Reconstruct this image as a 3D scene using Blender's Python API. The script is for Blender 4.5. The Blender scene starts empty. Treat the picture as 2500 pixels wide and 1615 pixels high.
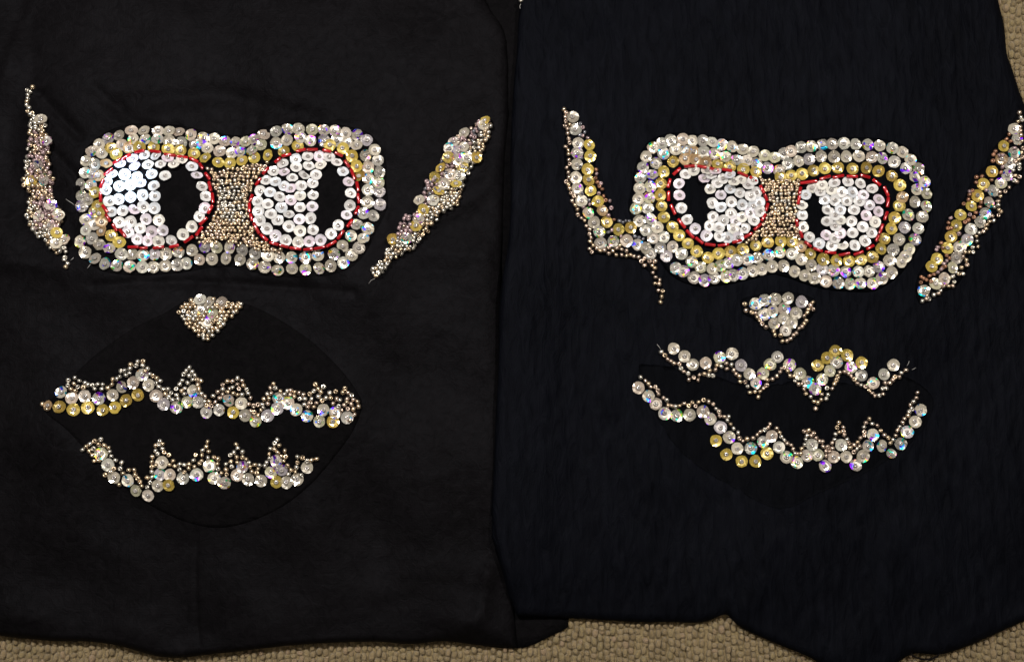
import bpy, math, random
import numpy as np
from mathutils import Vector, Matrix
from mathutils.geometry import delaunay_2d_cdt

random.seed(7)
rng = np.random.default_rng(7)
sc = bpy.context.scene
COL = sc.collection

# ------------------------------------------------------------------ camera
WID, LENS, TILT = 0.45, 41.6, math.radians(6)      # metres across the picture at the cloth
DIST = WID * LENS / 36
CAM = Vector((0, -DIST * math.sin(TILT), DIST * math.cos(TILT)))
cd = bpy.data.cameras.new('camera'); cam = bpy.data.objects.new('camera', cd); COL.objects.link(cam)
cd.lens = LENS; cd.sensor_width = 36; cd.clip_start = 0.01; cd.clip_end = 50
cam.location = CAM; cam.rotation_euler = (TILT, 0, 0)
sc.camera = cam

# ------------------------------------------------------------------ world and lamps
w = bpy.data.worlds.new('World'); sc.world = w; w.use_nodes = True
w.node_tree.nodes['Background'].inputs[0].default_value = (1.0, 0.92, 0.82, 1)
w.node_tree.nodes['Background'].inputs[1].default_value = 0.06

def area(name, loc, target, size, power, col):
    l = bpy.data.lights.new(name, 'AREA'); l.shape = 'DISK'; l.size = size; l.energy = power; l.color = col
    o = bpy.data.objects.new(name, l); COL.objects.link(o); o.location = loc
    o.rotation_euler = (Vector(target) - Vector(loc)).to_track_quat('-Z', 'Y').to_euler()
    return o
KEY = Vector((-0.20, 0.20, 0.56))
KEY2 = Vector((0.27, 0.22, 0.62))
area('ceiling_lamp', KEY, (-0.06, 0.05, 0), 0.05, 3.7, (1.0, 0.95, 0.90))
area('added_right_lamp', KEY2, (0.10, 0.05, 0), 0.05, 3.2, (1.0, 0.93, 0.85))  # second lamp added so the right cloth is not dimmer than the left
area('lit_ceiling', (0.05, 0.35, 2.0), (0, 0, 0), 1.3, 4.5, (1.0, 0.90, 0.78))
area('added_glint_lamp', (0.05, -0.85, 0.9), (0, 0, 0), 0.08, 0.9, (1.0, 0.84, 0.66))  # weak small lamp added only for sparkle on the sequins

sp = bpy.data.lights.new('added_glare_spot', 'SPOT'); sp.energy = 75; sp.color = (0.48, 0.72, 1.0); sp.spot_size = math.radians(2.9); sp.spot_blend = 1.0; sp.shadow_soft_size = 0.004  # narrow cool spot added to make the blue-white glare on the left eye
so = bpy.data.objects.new('added_glare_spot', sp); COL.objects.link(so); so.location = (-0.30, 0.14, 0.55)
so.rotation_euler = (Vector((-0.1665, 0.0655, 0.008)) - so.location).to_track_quat('-Z', 'Y').to_euler()

sc.view_settings.view_transform = 'Standard'; sc.view_settings.look = 'None'
sc.view_settings.exposure = 0.0; sc.view_settings.gamma = 1.0
sc.render.engine = 'CYCLES'

# ------------------------------------------------------------------ photo pixel (2500 x 1615) -> point at a height
UPV = np.array([0, math.cos(TILT), math.sin(TILT)]); FWD = np.array([0, math.sin(TILT), -math.cos(TILT)])
K = 36 / LENS / 2500
C3 = np.array(CAM)
def pt(px, py, z):
    px, py, z = np.broadcast_arrays(np.asarray(px, float), np.asarray(py, float), np.asarray(z, float))
    d = FWD + ((px - 1250) * K)[..., None] * np.array([1., 0, 0]) + ((807.5 - py) * K)[..., None] * UPV
    t = (z - C3[2]) / d[..., 2]
    return C3 + t[..., None] * d
S = WID / 2500                                      # metres per photo pixel on the cloth
MM = 0.001

# ------------------------------------------------------------------ material helpers
def new_mat(name):
    m = bpy.data.materials.new(name); m.use_nodes = True
    nt = m.node_tree; b = nt.nodes['Principled BSDF']
    return m, nt, b
def N(nt, t, **kw):
    n = nt.nodes.new(t)
    for k, v in kw.items(): setattr(n, k, v)
    return n
def ramp(nt, stops):
    r = N(nt, 'ShaderNodeValToRGB'); e = r.color_ramp.elements
    while len(e) < len(stops): e.new(0.5)
    for q, (p, c) in zip(e, stops): q.position = p; q.color = (*c, 1)
    return r
def mapped(nt, scale, rnd=False):
    tc = N(nt, 'ShaderNodeTexCoord'); mp = N(nt, 'ShaderNodeMapping'); mp.inputs['Scale'].default_value = scale
    nt.links.new(tc.outputs['Object'], mp.inputs['Vector'])
    if rnd:
        oi = N(nt, 'ShaderNodeObjectInfo'); mu = N(nt, 'ShaderNodeMath', operation='MULTIPLY'); mu.inputs[1].default_value = 53.0
        nt.links.new(oi.outputs['Random'], mu.inputs[0])
        cx = N(nt, 'ShaderNodeCombineXYZ'); nt.links.new(mu.outputs[0], cx.inputs[0]); nt.links.new(mu.outputs[0], cx.inputs[1])
        nt.links.new(cx.outputs[0], mp.inputs['Location'])
    return mp
def noise(nt, vec, scale, detail=3, rough=0.55):
    n = N(nt, 'ShaderNodeTexNoise'); n.inputs['Scale'].default_value = scale
    n.inputs['Detail'].default_value = detail; n.inputs['Roughness'].default_value = rough
    nt.links.new(vec, n.inputs['Vector']); return n
def bump(nt, height, strength, dist, prev=None):
    b = N(nt, 'ShaderNodeBump'); b.inputs['Strength'].default_value = strength; b.inputs['Distance'].default_value = dist
    nt.links.new(height, b.inputs['Height'])
    if prev is not None: nt.links.new(prev, b.inputs['Normal'])
    return b.outputs['Normal']

def cloth_material(name, c0, c1, stretch, bstr, sheen, weave=1800, spec=0.07, rough=0.85):
    m, nt, b = new_mat(name)
    mp = mapped(nt, (1, 1, 1)); big = noise(nt, mp.outputs[0], 14, 4)
    fib = mapped(nt, stretch); f = noise(nt, fib.outputs[0], 260, 4, 0.65); f.inputs['Distortion'].default_value = 0.8
    mix = N(nt, 'ShaderNodeMath', operation='MULTIPLY_ADD'); mix.inputs[1].default_value = 0.6
    nt.links.new(f.outputs[0], mix.inputs[0]); 
    sb = N(nt, 'ShaderNodeMath', operation='MULTIPLY'); sb.inputs[1].default_value = 0.4
    nt.links.new(big.outputs[0], sb.inputs[0]); nt.links.new(sb.outputs[0], mix.inputs[2])
    r = ramp(nt, [(0.32, c0), (0.68, c1)]); nt.links.new(mix.outputs[0], r.inputs[0])
    nt.links.new(r.outputs[0], b.inputs['Base Color'])
    wv1 = N(nt, 'ShaderNodeTexWave'); wv1.inputs['Scale'].default_value = weave / 6.28; wv1.inputs['Distortion'].default_value = 1.5
    wv2 = N(nt, 'ShaderNodeTexWave'); wv2.bands_direction = 'Y'; wv2.inputs['Scale'].default_value = weave / 6.28; wv2.inputs['Distortion'].default_value = 1.5
    nt.links.new(mp.outputs[0], wv1.inputs[0]); nt.links.new(mp.outputs[0], wv2.inputs[0])
    wm = N(nt, 'ShaderNodeMath', operation='ADD'); nt.links.new(wv1.outputs[1], wm.inputs[0]); nt.links.new(wv2.outputs[1], wm.inputs[1])
    n1 = bump(nt, f.outputs[0], bstr, 0.0012); n2 = bump(nt, wm.outputs[0], 0.06, 0.0002, n1)
    nt.links.new(n2, b.inputs['Normal'])
    b.inputs['Roughness'].default_value = rough; b.inputs['Specular IOR Level'].default_value = spec
    b.inputs['Specular Tint'].default_value = (0.82, 0.86, 1.0, 1)
    b.inputs['Sheen Weight'].default_value = sheen; b.inputs['Sheen Roughness'].default_value = 0.45
    b.inputs['Sheen Tint'].default_value = (*[min(1, c * 18) for c in c1], 1)
    return m
M = {}
M['cotton'] = cloth_material('black_cotton', (0.0018, 0.0016, 0.0018), (0.0048, 0.0044, 0.0051), (1, 1, 1), 0.45, 0.0, spec=0.022, rough=0.56)
M['crepe'] = cloth_material('navy_crinkle_crepe', (0.0008, 0.0009, 0.0015), (0.0032, 0.0036, 0.0055), (1.0, 0.28, 1), 0.8, 0.0, spec=0.022, rough=0.62)
M['felt'] = cloth_material('black_felt', (0.0013, 0.0012, 0.0013), (0.0038, 0.0034, 0.0038), (1, 1, 1), 0.7, 0.0, spec=0.03)
M['navy_felt'] = cloth_material('navy_felt', (0.0006, 0.0007, 0.0010), (0.0020, 0.0022, 0.0032), (1, 0.3, 1), 0.7, 0.0, spec=0.025, rough=0.7)

def sequin_material(name, tints, trans, rough, irid, gloss, patch_=(0.56, 0.62), tint=(1, 0.95, 0.88), value=(0.7, 1.1)):
    m, nt, b = new_mat(name)
    oi = N(nt, 'ShaderNodeObjectInfo')
    r = ramp(nt, tints); r.color_ramp.interpolation = 'CONSTANT' if len(tints) > 4 else 'LINEAR'
    nt.links.new(oi.outputs['Random'], r.inputs[0])
    def rnd(k):
        q = N(nt, 'ShaderNodeMath', operation='MULTIPLY'); q.inputs[1].default_value = k; nt.links.new(oi.outputs['Random'], q.inputs[0])
        f = N(nt, 'ShaderNodeMath', operation='FRACT'); nt.links.new(q.outputs[0], f.inputs[0]); return f.outputs[0]
    mp = mapped(nt, (1, 1, 1), True)
    n1 = noise(nt, mp.outputs[0], 330, 1); n2 = noise(nt, mp.outputs[0], 620, 1)
    vr = N(nt, 'ShaderNodeMapRange'); vr.inputs[3].default_value, vr.inputs[4].default_value = value; nt.links.new(rnd(17.3), vr.inputs[0])
    cl = N(nt, 'ShaderNodeMapRange'); cl.inputs[1].default_value = 0.3; cl.inputs[2].default_value = 0.7; cl.inputs[3].default_value = 0.82; cl.inputs[4].default_value = 1.0
    nt.links.new(n2.outputs[0], cl.inputs[0])
    vm = N(nt, 'ShaderNodeMath', operation='MULTIPLY'); nt.links.new(vr.outputs[0], vm.inputs[0]); nt.links.new(cl.outputs[0], vm.inputs[1])
    mx = N(nt, 'ShaderNodeVectorMath', operation='SCALE'); nt.links.new(r.outputs[0], mx.inputs[0]); nt.links.new(vm.outputs[0], mx.inputs['Scale'])
    nt.links.new(mx.outputs[0], b.inputs['Base Color'])
    b.inputs['Roughness'].default_value = rough; b.inputs['Specular IOR Level'].default_value = gloss
    # interference film: mostly clear, strongly coloured in small patches
    h = N(nt, 'ShaderNodeMath', operation='MULTIPLY_ADD'); h.inputs[1].default_value = 1.6
    nt.links.new(n1.outputs[0], h.inputs[0]); nt.links.new(rnd(7.7), h.inputs[2])
    fr = N(nt, 'ShaderNodeMath', operation='FRACT'); nt.links.new(h.outputs[0], fr.inputs[0])
    hr = ramp(nt, [(0.0, (0.02, 0.62, 0.95)), (0.22, (0.10, 0.04, 1.0)), (0.42, (0.38, 0.02, 1.0)), (0.58, (1, 0.45, 0.30)),
                   (0.70, (0.95, 0.80, 0.05)), (0.82, (0.03, 0.9, 0.25)), (1.0, (0.02, 0.62, 0.95))])
    nt.links.new(fr.outputs[0], hr.inputs[0])
    g = N(nt, 'ShaderNodeBsdfGlossy'); g.inputs['Roughness'].default_value = 0.13; g.inputs['Color'].default_value = (*tint, 1)
    m1 = N(nt, 'ShaderNodeMixShader'); m1.inputs[0].default_value = irid
    nt.links.new(b.outputs[0], m1.inputs[1]); nt.links.new(g.outputs[0], m1.inputs[2])
    if patch_:
        d = N(nt, 'ShaderNodeBsdfGlossy'); d.inputs['Roughness'].default_value = 0.38; nt.links.new(hr.outputs[0], d.inputs['Color'])
        n3 = noise(nt, mp.outputs[0], 430, 0)
        pm = N(nt, 'ShaderNodeMapRange'); pm.inputs[1].default_value, pm.inputs[2].default_value = patch_; nt.links.new(n3.outputs[0], pm.inputs[0])
        some = N(nt, 'ShaderNodeMath', operation='GREATER_THAN'); some.inputs[1].default_value = 0.55; nt.links.new(rnd(23.1), some.inputs[0])
        fc = N(nt, 'ShaderNodeMath', operation='MULTIPLY'); nt.links.new(pm.outputs[0], fc.inputs[0]); nt.links.new(some.outputs[0], fc.inputs[1])
        m3 = N(nt, 'ShaderNodeMixShader'); nt.links.new(fc.outputs[0], m3.inputs[0]); nt.links.new(m1.outputs[0], m3.inputs[1]); nt.links.new(d.outputs[0], m3.inputs[2]); m1 = m3
    t = N(nt, 'ShaderNodeBsdfTransparent'); m2 = N(nt, 'ShaderNodeMixShader')
    tr = N(nt, 'ShaderNodeMapRange'); tr.inputs[3].default_value, tr.inputs[4].default_value = trans; nt.links.new(rnd(31.9), tr.inputs[0]); nt.links.new(tr.outputs[0], m2.inputs[0])
    nt.links.new(m1.outputs[0], m2.inputs[1]); nt.links.new(t.outputs[0], m2.inputs[2])
    nt.links.new(m2.outputs[0], nt.nodes['Material Output'].inputs['Surface'])
    return m
M['pearl'] = sequin_material('pearl_white_film', [(0, (0.84, 0.83, 0.82)), (0.2, (0.86, 0.75, 0.85)), (0.35, (0.85, 0.85, 0.85)),
             (0.6, (0.80, 0.84, 0.90)), (0.75, (0.86, 0.84, 0.77)), (0.88, (0.84, 0.79, 0.88))], (0.0, 0.16), 0.30, 0.20, 0.9, None, (1, 0.97, 0.98), (0.80, 1.04))
M['clear'] = sequin_material('clear_iridescent_film', [(0, (0.80, 0.72, 0.58)), (0.2, (0.70, 0.69, 0.60)), (0.35, (0.80, 0.66, 0.54)),
             (0.45, (0.68, 0.63, 0.68)), (0.52, (0.84, 0.77, 0.62)), (0.72, (0.76, 0.73, 0.50)), (0.8, (0.66, 0.63, 0.57)), (0.9, (0.84, 0.75, 0.65))],
             (0.05, 0.32), 0.20, 0.46, 1.0, (0.60, 0.66), (1, 0.95, 0.86), (0.55, 1.10))
M['gold'] = sequin_material('gold_film', [(0, (0.60, 0.43, 0.08)), (0.5, (0.70, 0.55, 0.12)), (1, (0.52, 0.34, 0.07))], (0.04, 0.22), 0.2, 0.42, 0.6, None, (1.0, 0.80, 0.30), (0.6, 1.1))
M['tan'] = sequin_material('tan_film', [(0, (0.40, 0.25, 0.12)), (1, (0.50, 0.34, 0.18))], (0.1, 0.3), 0.25, 0.2, 0.8, None, (1, 0.75, 0.45))

def glass_bead(name, c, metal, rough, vary=0.35, trans=0.0):
    m, nt, b = new_mat(name)
    geo = N(nt, 'ShaderNodeNewGeometry'); oi = N(nt, 'ShaderNodeObjectInfo')
    a = N(nt, 'ShaderNodeMath', operation='ADD'); nt.links.new(geo.outputs['Random Per Island'], a.inputs[0]); nt.links.new(oi.outputs['Random'], a.inputs[1])
    f = N(nt, 'ShaderNodeMath', operation='FRACT'); nt.links.new(a.outputs[0], f.inputs[0])
    lo = tuple(x * (1 - vary) for x in c)
    r = ramp(nt, [(0, lo), (1, c)]); nt.links.new(f.outputs[0], r.inputs[0])
    nt.links.new(r.outputs[0], b.inputs['Base Color'])
    b.inputs['Metallic'].default_value = metal; b.inputs['Roughness'].default_value = rough
    b.inputs['Transmission Weight'].default_value = trans
    b.inputs['Coat Weight'].default_value = 0.5; b.inputs['Coat Roughness'].default_value = 0.06
    return m
M['champagne'] = glass_bead('champagne_metal_bead', (0.74, 0.58, 0.40), 0.85, 0.27, 0.42)
M['silver'] = glass_bead('silver_metal_bead', (0.74, 0.70, 0.62), 0.85, 0.27, 0.42)
M['rose'] = glass_bead('rose_metal_bead', (0.66, 0.52, 0.42), 0.85, 0.27, 0.42)
M['mauve'] = glass_bead('mauve_glass_bead', (0.42, 0.30, 0.31), 0.35, 0.2, 0.5)
M['bronze'] = glass_bead('bronze_glass_bead', (0.34, 0.17, 0.10), 0.4, 0.22, 0.5)
M['dark'] = glass_bead('smoky_glass_bead', (0.20, 0.20, 0.23), 0.4, 0.15, 0.6)
M['stitch'] = glass_bead('clear_centre_bead', (0.46, 0.43, 0.41), 0.3, 0.10, 0.4)
M['red'] = glass_bead('red_glass_bugle', (0.38, 0.005, 0.010), 0.15, 0.12, 0.35)
m, nt, b = new_mat('pale_thread'); b.inputs['Base Color'].default_value = (0.28, 0.27, 0.26, 1); M['thread'] = m
m, nt, b = new_mat('black_thread'); b.inputs['Base Color'].default_value = (0.006, 0.005, 0.005, 1); b.inputs['Roughness'].default_value = 1.0; b.inputs['Specular IOR Level'].default_value = 0.02; M['black_thread'] = m

def carpet_mat():
    m, nt, b = new_mat('cream_wool_loop')
    geo = N(nt, 'ShaderNodeNewGeometry')
    r = ramp(nt, [(0, (0.20, 0.150, 0.076)), (0.4, (0.275, 0.212, 0.118)), (0.75, (0.25, 0.196, 0.098)), (1, (0.30, 0.218, 0.138))])
    nt.links.new(geo.outputs['Random Per Island'], r.inputs[0])
    mp = mapped(nt, (1, 1, 1)); n = noise(nt, mp.outputs[0], 1500, 3, 0.7)
    vr = ramp(nt, [(0.3, (0.7, 0.68, 0.64)), (0.7, (1.06, 1.04, 1.0))]); nt.links.new(n.outputs[0], vr.inputs[0])
    mx = N(nt, 'ShaderNodeMix', data_type='RGBA', blend_type='MULTIPLY'); mx.inputs[0].default_value = 1
    nt.links.new(r.outputs[0], mx.inputs[6]); nt.links.new(vr.outputs[0], mx.inputs[7]); nt.links.new(mx.outputs[2], b.inputs['Base Color'])
    nt.links.new(bump(nt, n.outputs[0], 1.0, 0.0012), b.inputs['Normal'])
    b.inputs['Roughness'].default_value = 0.95; b.inputs['Specular IOR Level'].default_value = 0.1
    b.inputs['Sheen Weight'].default_value = 0.15
    return m
M['carpet'] = carpet_mat()

# ------------------------------------------------------------------ object helpers
def mesh_obj(name, verts, faces, mats, parent=None, smooth=True):
    me = bpy.data.meshes.new(name)
    me.from_pydata([tuple(v) for v in verts], [], faces)
    for mm in (mats if isinstance(mats, list) else [mats]): me.materials.append(mm)
    if smooth: me.polygons.foreach_set('use_smooth', [True] * len(me.polygons))
    me.update()
    o = bpy.data.objects.new(name, me); COL.objects.link(o); o.parent = parent
    return o
def thing(name, label, cat):
    o = bpy.data.objects.new(name, None); COL.objects.link(o); o['label'] = label; o['category'] = cat; return o
def tube(name, pts, r, mat, parent, seg=6):
    pts = [Vector(p) for p in pts]; vs = []; fs = []
    for i, p in enumerate(pts):
        t = (pts[min(i + 1, len(pts) - 1)] - pts[max(i - 1, 0)]).normalized()
        a = t.orthogonal().normalized(); bb = t.cross(a)
        for k in range(seg):
            q = 2 * math.pi * k / seg; vs.append(p + r * (math.cos(q) * a + math.sin(q) * bb))
        if i:
            for k in range(seg):
                k2 = (k + 1) % seg; fs.append(((i - 1) * seg + k, (i - 1) * seg + k2, i * seg + k2, i * seg + k))
    fs.append(tuple(range(seg))[::-1]); fs.append(tuple(range((len(pts) - 1) * seg, len(pts) * seg)))
    return mesh_obj(name, vs, fs, mat, parent)

def seg_dist(px, py, poly, closed=True):
    P = np.array(poly, float); Q = np.roll(P, -1, 0)
    if not closed: P, Q = P[:-1], Q[:-1]
    d = np.full(px.shape, 1e9)
    for (x0, y0), (x1, y1) in zip(P, Q):
        dx, dy = x1 - x0, y1 - y0; L = dx * dx + dy * dy + 1e-9
        t = np.clip(((px - x0) * dx + (py - y0) * dy) / L, 0, 1)
        d = np.minimum(d, np.hypot(px - x0 - t * dx, py - y0 - t * dy))
    return d
def inside(px, py, poly):
    r = np.zeros(np.shape(px), bool); P = poly; j = len(P) - 1
    for i in range(len(P)):
        xi, yi = P[i]; xj, yj = P[j]
        if yi != yj:
            c = ((yi > py) != (yj > py)) & (px < (xj - xi) * (py - yi) / (yj - yi) + xi); r ^= c
        j = i
    return r
def sines(seed, n, l0, l1, ax=1.0, ay=1.0):
    g = np.random.default_rng(seed); a = g.uniform(0, 2 * np.pi, n); l = np.exp(g.uniform(np.log(l0), np.log(l1), n)); p = g.uniform(0, 6.28, n)
    kx = np.cos(a) / l * 2 * np.pi * ax; ky = np.sin(a) / l * 2 * np.pi * ay; am = l / l1
    def f(x, y):
        s = 0
        for q in range(n): s = s + am[q] * np.sin(kx[q] * x + ky[q] * y + p[q])
        return s / math.sqrt(n)
    return f
def sstep(x): x = np.clip(x, 0, 1); return x * x * (3 - 2 * x)
def smooth_line(pts, n=6):
    """Catmull-Rom through the points"""
    P = [np.array(p, float) for p in pts]; P = [2 * P[0] - P[1]] + P + [2 * P[-1] - P[-2]]; out = []
    for i in range(1, len(P) - 2):
        for k in range(n):
            t = k / n; a, b_, c, d = P[i - 1:i + 3]
            out.append(tuple(0.5 * (2 * b_ + (c - a) * t + (2 * a - 5 * b_ + 4 * c - d) * t * t + (3 * b_ - a - 3 * c + d) * t ** 3)))
    out.append(tuple(P[-2])); return out
def smooth_loop(pts, n=4):
    m_ = len(pts); out = []
    for i in range(m_):
        a, b_, c, d = [np.array(pts[(i + k - 1) % m_], float) for k in range(4)]
        for k in range(n):
            t = k / n
            out.append(tuple(0.5 * (2 * b_ + (c - a) * t + (2 * a - 5 * b_ + 4 * c - d) * t * t + (3 * b_ - a - 3 * c + d) * t ** 3)))
    return out

# ------------------------------------------------------------------ carpet
cz = -4.0 * MM
ext = 0.75
carpet = mesh_obj('carpet', [(-ext, -ext, cz + 1.5 * MM), (ext, -ext, cz + 1.5 * MM), (ext, ext, cz + 1.5 * MM), (-ext, ext, cz + 1.5 * MM)], [(0, 1, 2, 3)], M['carpet'])
carpet['kind'] = 'structure'; carpet['label'] = 'cream wool loop pile carpet under the cloths'
def loop_pile():
    vs, fs = [], []
    nu, nv = 8, 4
    def dome(cx, cy, rx, ry, h, ang):
        b0 = len(vs); ca, sa = math.cos(ang), math.sin(ang)
        for j in range(nv):
            th = j / nv * math.pi / 2; rr = math.cos(th) ** 0.55; zz = h * math.sin(th) ** 0.8
            for i in range(nu):
                q = 2 * math.pi * i / nu; x = rx * rr * math.cos(q); y = ry * rr * math.sin(q)
                vs.append((cx + x * ca - y * sa, cy + x * sa + y * ca, cz + zz))
        vs.append((cx, cy, cz + h))
        for j in range(nv - 1):
            for i in range(nu):
                i2 = (i + 1) % nu; fs.append((b0 + j * nu + i, b0 + j * nu + i2, b0 + (j + 1) * nu + i2, b0 + (j + 1) * nu + i))
        for i in range(nu): fs.append((b0 + (nv - 1) * nu + i, b0 + (nv - 1) * nu + (i + 1) % nu, b0 + nv * nu))
    px = -500.0
    while px < 3000:
        py = -300.0 + random.uniform(0, 20)
        wob = random.uniform(-1.5, 1.5)
        while py < 2000:
            keep = (py > 1460) or (px > 2380) or (px < -150 and py > 1300) or (1120 < px < 1330 and py < 100)
            L = random.uniform(11, 22)
            if keep:
                p = pt(px + wob + 3 * math.sin(py / 90 + px / 300) + random.gauss(0, 1.5), py + random.gauss(0, 1.5), cz)
                dome(p[0], p[1], random.uniform(6.2, 8.9) * S, L * random.uniform(0.56, 0.72) * S, random.uniform(2.7, 4.0) * MM, random.gauss(0, 0.16))
            py += L
        px += 15.6
    o = mesh_obj('loop_pile', vs, fs, M['carpet'], carpet); o['kind'] = 'stuff'
loop_pile()

# ------------------------------------------------------------------ cloth surfaces (height in metres over a photo pixel)
L_bottom = [(-140, 1535), (0, 1551), (130, 1563), (210, 1564), (290, 1575), (380, 1600), (440, 1604), (500, 1597), (600, 1587), (700, 1575), (800, 1568), (920, 1565), (1000, 1571), (1087, 1564), (1170, 1574), (1262, 1580)]
L_right = [(1172, -110), (1185, 0), (1224, 62), (1236, 100), (1240, 160), (1241, 280), (1232, 380), (1228, 500), (1224, 640), (1226, 800), (1232, 1000), (1240, 1200), (1250, 1400), (1256, 1500), (1262, 1580)]
L_left = [(-140, -110), (-140, 1535)]
L_top = [(-140, -110), (1172, -110)]
R_left = [(1274, -110), (1270, 0), (1265, 60), (1262, 130), (1255, 200), (1249, 300), (1246, 400), (1247, 500), (1240, 600), (1226, 680), (1219, 740), (1217, 900), (1211, 1000), (1205, 1150), (1199, 1250), (1200, 1310), (1212, 1350), (1228, 1400), (1241, 1450), (1262, 1502)]
R_bottom = [(1262, 1502), (1388, 1508), (1480, 1513), (1570, 1518), (1640, 1517), (1700, 1519), (1735, 1512), (1773, 1499), (1800, 1524), (1840, 1546), (1920, 1580), (1978, 1604), (2040, 1640), (2110, 1652), (2170, 1628), (2230, 1594), (2290, 1597), (2340, 1584), (2420, 1551), (2500, 1514), (2640, 1450)]
R_right = [(2425, -110), (2437, 0), (2451, 60), (2458, 130), (2470, 165), (2488, 222), (2505, 265), (2540, 350), (2590, 500), (2640, 800), (2660, 1100), (2640, 1450)]
R_top = [(1274, -110), (2425, -110)]
U_poly = [(1100, -130), (1300, -130), (1330, 300), (1360, 800), (1375, 1200), (1388, 1508), (1387, 1530), (1366, 1541), (1340, 1554), (1318, 1565), (1300, 1573), (1283, 1578), (1265, 1581), (1220, 1580), (1180, 1576), (1120, 1400), (1100, 600)]
polyL = L_top + L_right[1:] + L_bottom[::-1][1:]
polyR = R_top + R_right[1:] + R_bottom[::-1][1:] + R_left[::-1][1:-1]

nL1, nL2 = sines(1, 14, 160, 520), sines(2, 24, 30, 110)
nR1, nR2 = sines(3, 14, 180, 600), sines(4, 44, 11, 40, 1.0, 0.34)
creasesL = [([(300, 255), (420, 245), (560, 235), (760, 290)], -0.9, 26), ([(230, 215), (330, 300), (430, 318)], -0.7, 16), ([(190, 330), (120, 255), (100, 230)], -1.0, 14),
            ([(130, 370), (200, 450), (215, 520)], -0.8, 12), ([(0, 640), (60, 640), (150, 660)], 0.7, 24), ([(960, 300), (1020, 180), (1100, 60)], 0.7, 40),
            ([(900, 700), (1000, 900), (1050, 1150)], 0.8, 50), ([(1000, 560), (1150, 480), (1230, 420)], 0.9, 30), ([(1060, 620), (1190, 620)], 0.6, 26),
            ([(480, 1300), (478, 1450), (490, 1600)], -0.35, 6), ([(930, 1440), (1060, 1380), (1200, 1400)], 0.8, 40), ([(1120, 1560), (1170, 1500), (1190, 1400)], 1.4, 26),
            ([(230, 695), (500, 690), (860, 712)], -0.6, 12), ([(20, 420), (40, 300), (70, 190), (75, 60)], -0.6, 30)]
creasesR = [([(1390, 420), (1440, 300), (1480, 100)], 0.5, 40), ([(1300, 900), (1330, 1100), (1300, 1300)], 0.6, 50), ([(2250, 1200), (2300, 1400), (2400, 1550)], 0.9, 50),
            ([(2050, 1620), (2150, 1480), (2200, 1300)], 0.8, 45), ([(1790, 1520), (1850, 1440), (1880, 1320)], 0.7, 30), ([(1560, 760), (1500, 900), (1480, 1000)], 0.5, 30)]
def add_creases(h, px, py, cr):
    for line, amp, wd in cr:
        d = seg_dist(px, py, smooth_line(line, 4), False); h = h + 2.0 * amp * MM * np.exp(-(d / wd) ** 2)
    return h
def HU(px, py):
    d = seg_dist(px, py, U_poly); return np.where(inside(px, py, U_poly), 0.5 * MM + 0.5 * MM * sstep(d / 14), 0)
fold_line = smooth_line([(92, -120), (72, 0), (55, 40), (30, 95), (5, 160), (-10, 210), (-40, 300), (-150, 420)], 6)
foldP = fold_line + [(-160, -130)]
gog_boxL = smooth_loop([(195, 330), (300, 312), (560, 345), (700, 306), (880, 310), (935, 400), (940, 560), (850, 652), (650, 668), (540, 645), (300, 668), (195, 600)], 3)
gog_boxR = smooth_loop([(1560, 370), (1640, 335), (1880, 375), (2000, 350), (2150, 345), (2250, 420), (2265, 560), (2180, 690), (2060, 700), (1880, 660), (1740, 690), (1640, 640), (1550, 520)], 3)
def puckers(px, py, box, seed, amp):
    c = np.mean(box, 0); d = np.where(inside(px, py, box), 0, seg_dist(px, py, box)); a = np.arctan2(py - c[1], px - c[0]); g = np.random.default_rng(seed); s_ = 0
    for k in range(9): s_ = s_ + g.uniform(0.5, 1) * np.sin(a * g.integers(7, 34) + g.uniform(0, 6.28))
    return amp * MM * s_ / 3 * np.exp(-d / 45) * sstep(d / 12)
def HL(px, py):
    ins = inside(px, py, polyL); d = seg_dist(px, py, polyL)
    wdt = 16 + 34 * sstep((px - 1000) / 200)
    x = np.clip(d / wdt, 0, 1)
    h = (1.0 * MM + 5.4 * MM * np.sqrt(1 - (1 - x) ** 2))
    body = 3.2 * MM * nL1(px, py) + 0.20 * MM * nL2(px, py)
    body = body + 2.2 * MM * sstep((1130 - px) / 300) * sstep((py + 100) / 350) * sstep((1500 - py) / 500)
    body = add_creases(body, px, py, creasesL) + puckers(px, py, gog_boxL, 8, 0.8)
    df = seg_dist(px, py, fold_line, False); df = np.where(inside(px, py, foldP), -df, df)
    body = body - 1.8 * MM * sstep((14 - df) / 28)
    h = h + body * sstep(d / 60)
    # sinks where the other cloth rests on it
    return np.where(ins, np.maximum(h, 0.7 * MM), 0)
def HR(px, py):
    ins = inside(px, py, polyR); d = seg_dist(px, py, polyR)
    x = np.clip(d / 22, 0, 1)
    base = np.maximum(HL(px, py), HU(px, py))
    under = np.where(px < 1420, 7.4 * MM * sstep((1420 - px) / 190), 0)
    under = under * (0.45 + 0.55 * sstep((1490 - py) / 120)) * (0.45 + 0.55 * sstep((py - 200) / 500))
    under = np.maximum(under, base)
    h = under + 0.9 * MM + 3.6 * MM * np.sqrt(1 - (1 - x) ** 2)
    body = 1.1 * MM * nR1(px, py) + 0.30 * MM * nR2(px, py)
    body = add_creases(body, px, py, creasesR) + puckers(px, py, gog_boxR, 9, 0.35)
    h = h + body * sstep(d / 50) * sstep((px - 1215) / 150)
    return np.where(ins, np.maximum(h, base + 0.7 * MM), 0)

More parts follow.
